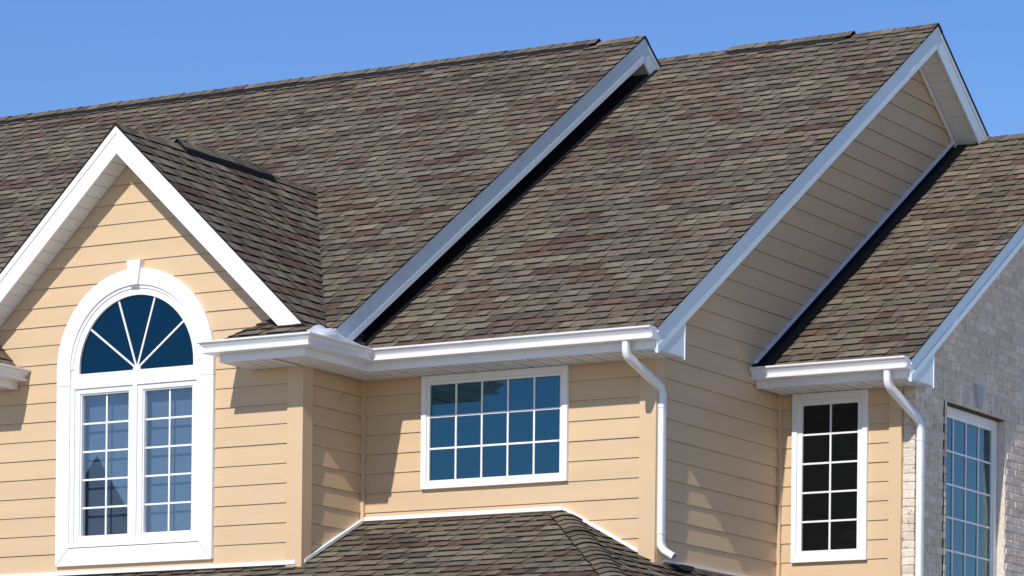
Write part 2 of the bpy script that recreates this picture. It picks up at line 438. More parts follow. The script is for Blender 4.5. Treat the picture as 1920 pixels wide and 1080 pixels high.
# little hipped eave returns at the foot of the gable
RZ, RXI = 6.705, -18.33
def ret_roof(mir):
    r = Roof()
    X = (lambda x: 2 * XG - x) if mir else (lambda x: x)
    yf = yA - OV - 0.03; h = 0.31
    c = 1 / math.sqrt(1 + (h / 0.58) ** 2)
    xi, xo = RXI - 0.03, XE + 0.03
    # front slope
    reg = [(0, 0), (xo - xi, 0), (xo - xi - 0.37, 0.58 / c), (0.29, 0.58 / c)]
    if mir: 
        f = Slope(r, (X(xo), yf, RZ), (1, 0, 0), (0, 1, h / .58), [(0, 0), (xo - xi, 0), (xo - xi - 0.29, 0.58 / c), (0.37, 0.58 / c)])
    else:
        f = Slope(r, (xi, yf, RZ), (1, 0, 0), (0, 1, h / .58), reg)
    # slope facing the window
    ci = 1 / math.sqrt(1 + (h / .29) ** 2)
    i_ = Slope(r, (X(xi), yf, RZ), (0, 1, 0), (X(xi + 1) - X(xi), 0, h / .29), [(0, 0), (0.58, 0), (0.58, 0.29 / ci)])
    co = 1 / math.sqrt(1 + (h / .37) ** 2)
    Slope(r, (X(xo), yf, RZ), (0, 1, 0), (X(xo - 1) - X(xo), 0, h / .37), [(0, 0), (0.58, 0), (0.58, 0.37 / co)])
    a, b, c3, d = V(X(xi), yf, RZ - .014), V(X(xo), yf, RZ - .014), V(X(xo - .37), yA, RZ + h - .014), V(X(xi + .29), yA, RZ + h - .014)
    e, g_ = V(X(xi), yA, RZ - .014), V(X(xo), yA, RZ - .014)
    vs = [a, b, c3, d, e, g_]
    r.add(vs, fixn(vs, [[0, 1, 2, 3], [0, 3, 4], [1, 5, 2], [4, 3, 2, 5], [0, 4, 5, 1]]))
    r.build(); return r
rR = ret_roof(False); rL = ret_roof(True)
# the 300 shingles that show largest become pieces, the rest of each roof one field
order = sorted(range(len(SH)), key=lambda i: -SH[i][0])
top = set(order[:300])
fields = {}
for i, (A, roof, vs, fs, cols, _h) in enumerate(SH):
    if i in top:
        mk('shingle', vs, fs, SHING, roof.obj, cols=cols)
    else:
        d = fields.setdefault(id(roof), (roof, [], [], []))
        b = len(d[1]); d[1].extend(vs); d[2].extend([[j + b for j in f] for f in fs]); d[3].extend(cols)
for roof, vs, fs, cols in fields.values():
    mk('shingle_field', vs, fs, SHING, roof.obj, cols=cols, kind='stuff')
# ridge and hip caps
def caps(roof, p0, p1, d1, d2, lift, w=0.125, step=EXPO, rev=False, rnd=0.0, tilt=0.011):
    """bent cap shingles from p0 to p1; d1, d2 the downhill directions of the two slopes"""
    p0, p1 = Vector(p0), Vector(p1); D = (p1 - p0); L = D.length; D.normalize()
    d1, d2 = Vector(d1).normalized(), Vector(d2).normalized()
    up = -(d1 + d2).normalized()
    n = int(L / step); 
    for k in range(n + 1):
        a0 = k * step; a1 = min(L, a0 + step * 1.18)
        if a1 - a0 < 0.03: continue
        h0, h1 = lift + 0.004, lift + tilt
        if rev: h0, h1 = h1, h0
        ww = w + random.uniform(-.006, .006)
        j = random.uniform(-.004, .004)
        top_ = []; bot = []
        for a, h in ((a0, h0), (a1, h1)):
            P = p0 + D * a + up * (h + j)
            top_.append([P + d1 * ww, P + d1 * ww * .45 + up * .004, P - up * rnd, P + d2 * ww * .45 + up * .004, P + d2 * ww])
        vs = top_[0] + top_[1] + [v - up * 0.008 for v in top_[0] + top_[1]]
        fs = []
        for i in range(4):
            fs.append([i, i + 1, 6 + i, 5 + i]); fs.append([10 + i, 15 + i, 16 + i, 11 + i])
            fs.append([i, 10 + i, 11 + i, i + 1]); fs.append([5 + i, 6 + i, 16 + i, 15 + i])
        fs.append([0, 5, 15, 10]); fs.append([4, 14, 19, 9])
        # outward test for the top faces
        nrm = (vs[1] - vs[0]).cross(vs[5] - vs[0])
        if nrm.dot(up) < 0: fs = [list(reversed(f)) for f in fs]
        c = random.choices(PC_[:4], PW[:4])[0]; kk = random.uniform(.85, 1.05)
        cols = []
        for i in range(4): cols += [lin(c, kk), EDGE, EDGE, EDGE]
        cols += [EDGE, EDGE]
        mk('ridge_cap', vs, fs, SHING, roof.obj, cols=cols)
def vent(roof, p0, p1, d1, d2, h=0.028, w=0.142):
    p0, p1 = Vector(p0), Vector(p1); d1, d2 = Vector(d1).normalized(), Vector(d2).normalized()
    up = -(d1 + d2).normalized()
    ring = [p0 + d1 * w, p0 + d1 * w + up * h, p0 + up * (h + .004), p0 + d2 * w + up * h, p0 + d2 * w]
    vs, fs = prismvf(ring, p1 - p0)
    mk('ridge_vent', vs, fs, BLACK, roof.obj)
dA, dAb = (0, -1, -PA), (0, 1, -PA)
vent(rA, (XA0, YA_, ZA), (-18.08, YA_, ZA), dA, dAb)
caps(rA, (XA0, YA_, ZA), (-18.02, YA_, ZA), dA, dAb, 0.028)
caps(rA, (-18.02, YA_, ZA), (XRA + .02, YA_, ZA), dA, dAb, 0.0)
dB, dBb = (0, -1, -PB), (0, 1, -PB)
vent(rB, (-16.75, YB_, ZB), (-15.43, YB_, ZB), dB, dBb)
caps(rB, (xA + .1, YB_, ZB), (-16.78, YB_, ZB), dB, dBb, 0.0)
caps(rB, (-16.78, YB_, ZB), (-15.38, YB_, ZB), dB, dBb, 0.028)
caps(rB, (-15.38, YB_, ZB), (XRB + .02, YB_, ZB), dB, dBb, 0.0)
caps(rC, (xB + .05, YC_, ZC), (XRC + .02, YC_, ZC), (0, -1, -PC), (0, 1, -PC), 0.0)
gR, gL = (1, 0, -PG), (-1, 0, -PG)
vent(rG, (XG, 27.32, ZG), (XG, 28.78, ZG), gR, gL, 0.045)
caps(rG, (XG, yg0, ZG), (XG, 27.36, ZG), gR, gL, 0.0, rev=True, tilt=0.007)
caps(rG, (XG, 27.30, ZG), (XG, 28.80, ZG), gR, gL, 0.045, rev=True, tilt=0.007)
caps(rG, (XG, 28.80, ZG), (XG, 29.60, ZG), gR, gL, 0.0, rev=True, tilt=0.007)
hp0 = V(hipx(YE), YE, zp1(YE)); hp1 = V(-15.66, yB - .02, 5.240)
hd = (hp1 - hp0).normalized()
def down(n_):
    d_ = Vector(n_).cross(hd).normalized(); return d_ if d_.z < 0 else -d_
caps(rP, hp0, hp1, down(s1.n), down(s2.n), 0.006, w=0.135, rev=True, rnd=0.010, tilt=0.018)

# ------------------------------------------------------------------ rake boards, soffits
def ramp(y0, z0, y1, z1, lo, hi): return [(y0, z0 + lo), (y1, z1 + lo), (y1, z1 + hi), (y0, z0 + hi)]
def rake(F0, x, zf, p, y0, yr, h, yback, tail=None):
    """boards on the plane x, following the roof, front leg and back leg"""
    Fx = Frame((x, 0, 0), (0, 1, 0), (1, 0, 0))
    f = Fx.slab('rake_board', ramp(y0, zf(y0), yr, zf(yr), -h, -0.020), -0.02, 0.0, RAKE, house)
    Fx.slab('drip_edge', ramp(y0, zf(y0), yr, zf(yr), -0.070, -0.018), 0.0, 0.009, RAKE, f)
    Fx.slab('lower_trim', ramp(y0, zf(y0), yr, zf(yr), -h - 0.004, -h + 0.062), 0.0, 0.006, RAKE, f)
    b = Fx.slab('rake_board', ramp(yr + .001, zf(yr), yback, zf(2 * yr - yback), -h, -0.020), -0.02, 0.0, RAKE, house)
    Fx.slab('drip_edge', ramp(yr + .001, zf(yr), yback, zf(2 * yr - yback), -0.070, -0.018), 0.0, 0.009, RAKE, b)
    return f
rake(None, XRA, za, PA, 26.72, YA_, 0.268, 35.5)
rake(None, XRB, zb, PB, yB - OV + .0, YB_, 0.245, 36.5)
rake(None, XRC, zc, PC, yC - OV + .0, YC_, 0.225, 36.5)
# boxed eave ends under the rakes
def eavebox(x, xw, yf, yw, zf, h):
    Fx = Frame((x, 0, 0), (0, 1, 0), (1, 0, 0))
    return Fx.slab('eave_box', [(yf, 6.518), (yw + 0.005, 6.520), (yw + 0.005, zf(yw) - h + .03), (yf, zf(yf) - 0.045)], -0.03, -0.003, RAKE, house)
eb = eavebox(XRB, xB, yB - OV - 0.004, yB - 0.02, zb, 0.245)
box('edge_trim', XRB - .03, XRB + .004, yB - 0.016, yB - 0.004, 6.50, zb(yB) - .23, RAKE, eb)
eb = eavebox(XRC, xC, yC - OV - 0.004, yC - 0.02, zc, 0.225)
box('edge_trim', XRC - .03, XRC + .004, yC - 0.016, yC - 0.004, 6.50, zc(yC) - .21, RAKE, eb)
# sloped soffits under the rakes, made of slats
def rake_soffit(x0, x1, y0, y1, zf, h, pitch=0.10, m=SOFF):
    s_ = prism('soffit', [(x0, y0, zf(y0) - h + .02), (x1, y0, zf(y0) - h + .02), (x1, y1, zf(y1) - h + .02), (x0, y1, zf(y1) - h + .02)], (0, 0, 0.012), SOFFD, house)
    n = int(abs(y1 - y0) / pitch)
    for k in range(n):
        a = y0 + (y1 - y0) * k / n; b = y0 + (y1 - y0) * (k + 0.93) / n
        prism('soffit_slat', [(x0, a, zf(a) - h + .008), (x1, a, zf(a) - h + .008), (x1, b, zf(b) - h + .008), (x0, b, zf(b) - h + .008)], (0, 0, .013), m, s_)
    return s_
rake_soffit(xA + .004, XRA - .021, 26.9, YA_, za, 0.25)
rake_soffit(xA + .004, XRA - .021, YA_, 34.5, lambda y: za(2 * YA_ - y), 0.25)
rake_soffit(xB + .018, XRB - .021, yB + .02, YB_ - .002, zb, 0.215)
rake_soffit(xB + .018, XRB - .021, YB_, 35.2, lambda y: zb(2 * YB_ - y), 0.215)
rake_soffit(xD + .012, XRC - .021, yC + .02, YC_, zc, 0.20)
# frieze along the top of the side wall
F2.slab('frieze_board', ramp(YB_, zb(YB_), 34.6, zb(2 * YB_ - 34.6), -.262, -.225), 0.018, 0.04, WHITE, house)

# side wall of the upper roof and its step flashing, blackened and widened to paint in the rake's shade
F1.slab('wall', [(26.95, zb(26.95) - .1), (YA_, zb(YA_) - .1), (YA_, za(YA_) - .15), (26.95, za(26.95) - .15)], -0.1, -0.01, SIDING, house)
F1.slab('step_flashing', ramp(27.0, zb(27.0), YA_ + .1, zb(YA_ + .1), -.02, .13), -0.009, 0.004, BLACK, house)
sA = V(0, 1, PB).normalized()
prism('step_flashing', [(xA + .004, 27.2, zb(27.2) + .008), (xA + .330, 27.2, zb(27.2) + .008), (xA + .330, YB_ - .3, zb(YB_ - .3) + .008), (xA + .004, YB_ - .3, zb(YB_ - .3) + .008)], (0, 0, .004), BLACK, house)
# gable wall flashing over the small roof
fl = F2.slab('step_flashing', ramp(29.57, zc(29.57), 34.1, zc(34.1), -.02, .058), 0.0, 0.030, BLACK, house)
F2.slab('flashing_cap', ramp(29.60, zc(29.60), 34.1, zc(34.1), .058, .084), 0.0, 0.044, WHITE, fl)
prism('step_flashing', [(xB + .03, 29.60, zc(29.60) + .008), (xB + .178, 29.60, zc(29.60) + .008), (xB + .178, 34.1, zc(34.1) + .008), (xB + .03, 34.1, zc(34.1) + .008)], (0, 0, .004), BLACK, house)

# gable rakes over the arched window
yr0 = yA - RO
def grake(sgn):
    X = lambda x: x if sgn > 0 else 2 * XG - x
    xe = xA + 0.30
    def leg(lo, hi, n0, n1, par, nm):
        P = [(X(XG), ZG + lo), (X(xe + 0.0), zg(xe) + lo), (X(xe), zg(xe) + hi), (X(XG), ZG + hi)]
        # plumb-cut foot sits on the return roof
        P = clip(P, 0, -1, -6.855)
        return prism(nm, [(x, yr0 + n0, z) for x, z in P], (0, n1 - n0, 0), WHITE, par)
    f = leg(-0.270, -0.020, 0.0, 0.022, house, 'rake_board')
    leg(-0.085, -0.018, -0.010, 0.0, f, 'drip_edge')
    # soffit
    def zz(x, d): return zg(x) - d
    P = [(XG, 0), (xA - 0.02, 0)]
    s_ = prism('soffit', [(X(XG), yr0 + .022, ZG - .225), (X(xA + .3), yr0 + .022, zg(xA + .3) - .225), (X(xA + .3), yA, zg(xA + .3) - .225), (X(XG), yA, ZG - .225)], (0, 0, .012), SOFFD, house)
    n = 22; xs = [XG + (xA + .3 - XG) * k / n for k in range(n + 1)]
    for k in range(n):
        a = xs[k]; b = xs[k] + (xs[k + 1] - xs[k]) * 0.93
        if zg(b) < 6.98: continue
        prism('soffit_slat', [(X(a), yr0 + .023, zg(a) - .238), (X(b), yr0 + .023, zg(b) - .238), (X(b), yA - .018, zg(b) - .238), (X(a), yA - .018, zg(a) - .238)], (0, 0, .013), SOFF, s_)
grake(1); grake(-1)

# ------------------------------------------------------------------ fascias, gutters, flat soffits
GP = [(0.0, 0.0), (0.104, 0.0), (0.113, 0.004), (0.115, 0.016), (0.104, 0.021), (0.094, 0.024), (0.094, 0.034), (0.100, 0.050), (0.112, 0.062), (0.124, 0.070), (0.128, 0.077), (0.126, 0.084),
      (0.142, 0.086), (0.151, 0.092), (0.151, 0.104), (0.142, 0.108), (0.126, 0.102), (0.120, 0.084), (0.107, 0.068), (0.090, 0.040), (0.089, 0.006), (0.004, 0.006), (0.004, 0.106), (0.0, 0.106)]
def offpath(path, side):
    """for each vertex of a plan path the mitre vector of unit offset"""
    out = []
    for i, p in enumerate(path):
        ns = []
        for a, b in ((i - 1, i), (i, i + 1)):
            if a < 0 or b >= len(path): continue
            d = (Vector(path[b]) - Vector(path[a])).normalized(); ns.append(Vector((d.y, -d.x)) * side)
        if len(ns) == 1: out.append(ns[0])
        else:
            mv = (ns[0] + ns[1]); out.append(mv * (2 / mv.length_squared) if mv.length > 1e-6 else ns[0])
    return out
def gutter(path, side, z0, slope=0.0, parent=house):
    off = offpath(path, side); n = len(GP); vs = []; fs = []
    for p, o in zip(path, off):
        for a, z in GP: vs.append(Vector((p[0] + o.x * a, p[1] + o.y * a, z0 + z)))
    for k in range(len(path) - 1):
        for i in range(n):
            j = (i + 1) % n
            fs.append([k * n + i, k * n + j, (k + 1) * n + j, (k + 1) * n + i])
    fs.append(list(range(n))); fs.append([(len(path) - 1) * n + i for i in range(n)][::-1])
    if side < 0: fs = [f[::-1] for f in fs]
    g_ = mk('gutter', vs, fs, ALU, parent, smooth=40)
    # end plates
    for k, kk in ((0, 1), (-1, -2)):
        p = Vector(path[k]); d = (p - Vector(path[kk])).normalized(); o = off[k]
        ring = [(p.x + o.x * a, p.y + o.y * a, z0 + z) for a, z in GP[:16]] + [(p.x, p.y, z0 + .106)]
        prism('end_cap', ring, (d.x * .004, d.y * .004, 0), ALU, g_)
    return g_
def fascia(path, side, z0, z1, parent=house, t=0.02):
    off = offpath(path, side)
    for k in range(len(path) - 1):
        a, b, oa, ob = Vector(path[k]), Vector(path[k + 1]), off[k], off[k + 1]
        ring = [(a.x, a.y, z0), (b.x, b.y, z0), (b.x - ob.x * t, b.y - ob.y * t, z0), (a.x - oa.x * t, a.y - oa.y * t, z0)]
        prism('fascia_board', ring, (0, 0, z1 - z0), ALU, parent)
GZ = 6.600
yfA, yfB, yfC = yA - OV, yB - OV, yC - OV
pathR = [(RXI, yA - .02), (RXI, yfA), (XE, yfA), (XE, yfB), (XRB - .004, yfB)]
g1 = gutter(pathR, 1, GZ); fascia(pathR, 1, 6.528, 6.702)
mx = lambda x: 2 * XG - x
pathL = [(mx(RXI), yA - .02), (mx(RXI), yfA), (mx(XE), yfA), (mx(XE), 27.5)]
gutter(pathL, -1, GZ); fascia(pathL, -1, 6.528, 6.702)
pathC = [(xB + .020, yfC), (XRC - .004, yfC)]
g3 = gutter(pathC, 1, GZ); fascia(pathC, 1, 6.528, 6.702)
# strap hangers hidden in the gutter mouth show as small clips at the seam near the ends
def soffit_y(x0, x1, y0, y1, z=ZS, pitch=0.098):
    s_ = box('soffit', x0, x1, y0, y1, z, z + .01, SOFFD, house)
    n = max(1, round((x1 - x0) / pitch))
    for k in range(n):
        a = x0 + (x1 - x0) * k / n; b = a + (x1 - x0) / n
        grp = 0.022 if k % 2 == 1 else 0.010
        box('soffit_slat', a + .002, b - grp, y0 + .001, y1 - .019, z - .012, z - .0005, SOFF, s_)
    return s_
soffit_y(RXI + .02, xA - .0, yfA + .02, yA, pitch=.098)
soffit_y(mx(xA), mx(RXI) - .02, yfA + .02, yA)
soffit_y(xA + .045, XRB - .03, yfB + .02, yB)
soffit_y(xB + .046, XRC - .03, yfC + .02, yC)
# soffit along the return
s_ = box('soffit', xA, XE - .02, yfA + .02, yfB + .02, ZS + .0005, ZS + .011, SOFFD, house)
n = 10
for k in range(n):
    a = yfA + .021 + (yfB - yfA) * k / n; b = a + (yfB - yfA) / n
    box('soffit_slat', xA + .0445, XE - .021, a + .002, b - .010, ZS - .012, ZS, SOFF, s_)
# kick-out flashing where the upper rake lands on the gutter
kv = []; kf = []
KP = [(26.20, 6.724, .0), (26.28, 6.747, .01), (26.33, 6.776, .0), (26.38, 6.796, .018), (26.43, 6.806, .004), (26.49, 6.804, .02), (26.56, 6.781, .006), (26.65, 6.759, .012), (26.76, 6.742, .004), (26.88, 6.729, .008), (27.00, 6.723, .0), (27.10, 6.719, .0)]
for y, zt, o_ in KP:
    kv += [V(XE + .136, y, 6.690), V(XE + .128 - o_, y, 6.70 + (zt - 6.70) * .55), V(XE + .095 - o_ * 1.5, y + .005, zt), V(XE + .02 - o_, y + .015, zt + .004), V(XE - .06, y + .03, zt + .045)]
for i in range(len(KP) - 1):
    for j in range(4): kf.append([i * 5 + j, (i + 1) * 5 + j, (i + 1) * 5 + j + 1, i * 5 + j + 1])
ko = mk('kick_out_flashing', kv, kf, GALV, house, smooth=50)
sm = ko.modifiers.new('thickness', 'SOLIDIFY'); sm.thickness = 0.004

# white flashings where the porch roof meets the walls
def strip3(name, pts, n, h=0.034, t=0.03, m_=WHITE):
    n = Vector(n)
    a, b = Vector(pts[0]), Vector(pts[1])
    return prism(name, [a, b, b + V(0, 0, h), a + V(0, 0, h)], n * t, m_, house)
strip3('flashing', [(2 * XG - xA, yA, zp1(yA) + .004), (xA - .02, yA, zp1(yA) + .004)], (0, -1, 0), .036, .045)
strip3('flashing', [(xA, yA + .02, zp1(yA + .02) + .012), (xA, yB - .046, zp1(yB - .046) + .012)], (1, 0, 0), .030, .05)
strip3('flashing', [(xA + .05, yB, zp1(yB) + .006), (-15.66, yB, zp1(yB) + .006)], (0, -1, 0), .036, .045)
strip3('flashing', [(-15.655, yB, zp2(-15.655) + .006), (xB - .13, yB, zp2(xB - .13) + .006)], (0, -1, 0), .032, .045)
strip3('flashing', [(xB, yB + .13, zp2(xB) + .004), (xB, 30.1, zp2(xB) + .004)], (1, 0, 0), .024, .04)
box('step_flashing', xB + .05, xB + .17, 27.9, 28.14, zp2(xB + .11) + .000, zp2(xB + .11) + .045, BLACK, house)

# ------------------------------------------------------------------ windows
def bars(F, par, u0, u1, v0, v1, nc, nr, w, n0, n1, pane_n, glassmat, mm=VINYL, top_clip=None):
    cu = (u1 - u0) / nc; cv = (v1 - v0) / nr
    for i in range(1, nc): F.rect('muntin', u0 + cu * i - w / 2, u0 + cu * i + w / 2, v0, v1, n0, n1, mm, par)
    for j in range(1, nr):
        for i in range(nc):
            a = u0 + cu * i + (w / 2 if i else 0); b = u0 + cu * (i + 1) - (w / 2 if i < nc - 1 else 0)
            F.rect('muntin', a, b, v0 + cv * j - w / 2, v0 + cv * j + w / 2, n0, n1 - .001, mm, par)
    for i in range(nc):
        for j in range(nr):
            F.rect('pane', u0 + cu * i + .0005, u0 + cu * (i + 1) - .0005, v0 + cv * j + .0005, v0 + cv * (j + 1) - .0005, pane_n - .004, pane_n, glassmat, par)
def frame4(F, name, par, u0, u1, v0, v1, w, n0, n1, m_, wb=None, wt=None):
    wb = wb or w; wt = wt or w
    F.rect(name, u0, u1, v0, v0 + wb, n0, n1, m_, par)
    F.rect(name, u0, u1, v1 - wt, v1, n0, n1, m_, par)
    F.rect(name, u0, u0 + w, v0 + wb, v1 - wt, n0, n1, m_, par)
    F.rect(name, u1 - w, u1, v0 + wb, v1 - wt, n0, n1, m_, par)
# recessed front wall: five by three panes
wn = empty('window', FB.p(-16.41, 5.5, 0), house)
frame4(FB, 'casing', wn, -17.172, -15.650, 5.505, 6.528, 0.055, -0.003, 0.050, WHITE, wb=.045, wt=.055)
frame4(FB, 'frame', wn, -17.116, -15.706, 5.551, 6.472, 0.026, -0.003, 0.034, VINYL, wb=.03)
bars(FB, wn, -17.090, -15.732, 5.581, 6.446, 5, 3, 0.017, 0.012, 0.022, 0.012, GLASS)
wn.location.x += 0.028
# by the brick end: two by five panes
wn = empty('window', FC.p(-14.25, 4.95, 0), house)
frame4(FC, 'casing', wn, -14.635, -13.868, 4.960, 6.528, 0.050, -0.003, 0.050, WHITE, wt=.06)
frame4(FC, 'frame', wn, -14.584, -13.919, 5.011, 6.467, 0.050, -0.003, 0.034, VINYL, wb=.055, wt=.05)
bars(FC, wn, -14.533, -13.970, 5.067, 6.416, 2, 5, 0.017, 0.012, 0.022, 0.012, GLASSC)
wn.location.x += 0.024
# arched window
wa = empty('arched_window', FA.p(XG, 4.85, 0), house)
def arcring(name, r0, r1, a0, a1, n0, n1, m_, par, seg=40):
    vs = []; fs = []
    for k in range(seg + 1):
        a = a0 + (a1 - a0) * k / seg
        for r, n in ((r0, n0), (r1, n0), (r1, n1), (r0, n1)): vs.append(FA.p(XG + r * math.cos(a), ARC + r * math.sin(a), n))
    for k in range(seg):
        for i in range(4): fs.append([k * 4 + i, k * 4 + (i + 1) % 4, (k + 1) * 4 + (i + 1) % 4, (k + 1) * 4 + i])
    fs += [[3, 2, 1, 0], [seg * 4 + i for i in range(4)]]
    fs = [f[::-1] for f in fs]
    return mk(name, vs, fs, m_, par, smooth=30)
arcring('casing', RI_ARC, RO_ARC, 0, math.pi, -0.003, 0.055, WHITE, wa)
arcring('frame', 0.705, RI_ARC - .0005, 0, math.pi, -0.06, 0.040, VINYL, wa)
arcring('frame', 0.645, 0.7045, 0, math.pi, -0.06, 0.030, VINYL, wa)
ZSP = 6.52
for s_ in (-1, 1):
    X = lambda u: XG + s_ * u
    FA.slab('casing', [(X(RI_ARC), ZSP - .005), (X(RO_ARC), ZSP - .005), (X(RO_ARC), 4.850), (X(RI_ARC - .0), 5.010)], -0.003, 0.055, WHITE, wa)
    FA.slab('casing', [(X(RI_ARC), ZSP - .001), (X(RO_ARC), ZSP - .001), (X(RO_ARC), ARC - .001), (X(RI_ARC), ARC - .001)], -0.003, 0.055, WHITE, wa)
FA.slab('casing', [(XG - RO_ARC + .004, 4.846), (XG + RO_ARC - .004, 4.846), (XG + RI_ARC - .004, 5.006), (XG - RI_ARC + .004, 5.006)], -0.003, 0.0535, WHITE, wa)
FA.slab('sill', [(XG - RI_ARC, 5.012), (XG + RI_ARC, 5.012), (XG + RI_ARC, 5.046), (XG - RI_ARC, 5.046)], -0.06, 0.062, VINYL, wa)
FA.slab('keystone', [(XG - .045, 7.395), (XG + .045, 7.395), (XG + .078, 7.620), (XG - .078, 7.620)], 0.0, 0.085, WHITE, wa)
# frame between arch and sashes
FA.rect('frame', XG - RI_ARC + .0005, XG + RI_ARC - .0005, 6.485, 6.555, -0.06, 0.040, VINYL, wa)
FA.rect('frame', XG - RI_ARC + .0005, XG + RI_ARC - .0005, 6.555, 6.622, -0.06, 0.030, VINYL, wa)
for s_ in (-1, 1):
    a, b = sorted((XG + s_ * RI_ARC * .9993, XG + s_ * 0.690)); FA.rect('frame', a, b, 5.0465, 6.4845, -0.06, 0.040, VINYL, wa)
    a, b = sorted((XG + s_ * 0.645, XG + s_ * RI_ARC * .9993)); FA.rect('frame', a, b, 6.6225, ARC - .0005, -0.06, 0.030, VINYL, wa)
FA.rect('mullion', XG - .024, XG + .024, 5.0465, 6.4845, -0.06, 0.040, VINYL, wa)
# fan light
hub = (XG, 6.634)
def ray_end(a, r=.648):
    # from hub at angle a to the circle of the glass
    dx, dz = math.cos(a), math.sin(a); oz = hub[1] - ARC
    b = oz * dz; c = oz * oz - r * r
    t = -b + math.sqrt(b * b - c); return (hub[0] + dx * t, hub[1] + dz * t)
angs = [math.pi * k / 5 for k in range(6)]
spoke = [R(143), R(108.5), R(73), R(37.5)][::-1]
cuts = [0] + spoke + [math.pi]
for k in range(5):
    a0, a1 = cuts[k], cuts[k + 1]
    pts = [hub]
    if k == 0: pts += [(XG + .646, 6.6225)]
    for i in range(13):
        e = ray_end(a0 + (a1 - a0) * i / 12)
        pts.append((e[0], max(e[1], 6.6225)))
    if k == 4: pts += [(XG - .646, 6.6225)]
    FA.slab('pane', pts, 0.000, 0.004, GLASSD, wa)
FA.rect('pane', XG - .646, XG + .646, 6.6225, 6.634, -.001, .003, GLASSD, wa)
for a in spoke:
    e = ray_end(a, .650); d = (math.cos(a), math.sin(a)); w = .0085
    FA.slab('muntin', [(hub[0] - d[1] * w + d[0] * .03, hub[1] + d[0] * w + d[1] * .03), (hub[0] + d[1] * w + d[0] * .03, hub[1] - d[0] * w + d[1] * .03), (e[0] + d[1] * w, e[1] - d[0] * w), (e[0] - d[1] * w, e[1] + d[0] * w)], 0.004, 0.014, VINYL, wa)
FA.slab('hub', [(hub[0] + .042 * math.cos(math.pi * i / 8), 6.6225 + .042 * math.sin(math.pi * i / 8)) for i in range(9)], 0.003, 0.018, VINYL, wa)
# two casement sashes
for (a, b) in ((XG - .6895, XG - .0245), (XG + .0245, XG + .6895)):
    frame4(FA, 'sash', wa, a, b, 5.047, 6.484, 0.052, -0.05, 0.024, VINYL, wb=.062, wt=.045)
    frame4(FA, 'glazing_bead', wa, a + .0525, b - .0525, 5.1095, 6.4385, 0.013, -0.05, 0.010, VINYL)
    bars(FA, wa, a + .066, b - .066, 5.123, 6.425, 2, 5, 0.017, -0.022, -0.014, -0.022, CLEAR)
    FA.rect('window_shade', a + .01, b - .01, 5.06, 6.47, -0.120, -0.116, SHADE, wa)
FA.rect('dark_room', XG - .76, XG + .76, 4.99, 7.40, -0.20, -0.145, HOLE, wa)
wa.location.x += 0.045

# ------------------------------------------------------------------ brick gable end
OY0, OY1, OZ1 = 30.870, 32.290, 6.488
YDB = 2 * YC_ - yC
def zcs(y): return zc(y) - 0.205
wallpts = [(yC - .012, 0), (OY0, 0), (OY0, 4.0), (OY0, zcs(OY0)), (yC - .012, zcs(yC))]
wD = FD.slab('brick_wall', [(yC - .009, 0), (OY0 - .03, 0), (OY0 - .03, zcs(OY0)), (yC - .009, zcs(yC))], -0.115, -0.004, MORTAR, house)
FD.slab('mortar_backing', [(OY0 - .0295, OZ1 + .002), (OY1 + .02, OZ1 + .002), (OY1 + .02, zcs(OY1)), (OY0 - .0295, zcs(OY0))], -0.115, -0.004, MORTAR, wD)
FD.slab('mortar_backing', [(OY1 + .004, 0), (YDB, 0), (YDB, zcs(yC)), (YC_, zcs(YC_)), (OY1 + .0205, zcs(OY1 + .0205)), (OY1 + .0205, OZ1), (OY1 + .004, OZ1)], -0.30, -0.004, MORTAR, wD)
FD.slab('mortar_backing', [(OY0 - .0295, 0), (OY0 - .004, 0), (OY0 - .004, OZ1), (OY0 - .0295, OZ1)], -0.115, -0.05, MORTAR, wD)
BP = [(.66, .57, .475), (.69, .60, .50), (.63, .54, .445), (.71, .63, .54), (.66, .55, .45), (.61, .53, .45)]
BR = []
def brick(F, u0, u1, v0, v1, n0=-.02, depth=0.0, poly=None):
    q = [(u0, v0), (u1, v0), (u1, v1), (u0, v1)]
    if poly: q = clipconv(q, poly)
    if len(q) < 3 or abs(area(q)) < 4e-4: return
    j = lambda s: random.uniform(-s, s)
    dn = depth + j(.003)
    n = len(q); ce = (sum(a for a, b in q) / n, sum(b for a, b in q) / n)
    f = [F.p(a + j(.002), b + j(.002), dn + j(.0015)) for a, b in q]
    fi = []
    for (a, b) in q:
        a2 = a + (ce[0] - a) / max(.01, abs(ce[0] - a)) * .006 if abs(ce[0] - a) > 1e-4 else a
        b2 = b + (ce[1] - b) / max(.01, abs(ce[1] - b)) * .006 if abs(ce[1] - b) > 1e-4 else b
        fi.append(F.p(a2, b2, dn + .004 + j(.0015)))
    bk = [F.p(a, b, n0) for a, b in q]
    vs = fi + f + bk
    fs = [list(range(n))]
    for i in range(n):
        k = (i + 1) % n
        fs += [[i, n + i, n + k, k], [n + i, 2 * n + i, 2 * n + k, n + k]]
    fs = fixn(vs, fs)
    c = random.choice(BP); kk = random.uniform(.92, 1.06)
    P = [proj(x) for x in f]; A = abs(area(P)); cx = sum(x for x, y in P) / n; cy = sum(y for x, y in P) / n
    vis = 1690 < cx < 1916 and cy < 1076
    BR.append((A if vis else 0, vs, fs, [lin(c, kk)] * len(fs)))
BH, BL, MJ = 0.0665, 0.198, 0.010
wallpoly = [(yC - .012, 0), (YDB, 0), (YDB, zcs(yC)), (YC_, zcs(YC_)), (yC - .012, zcs(yC))]
k = 0; z = 3.9
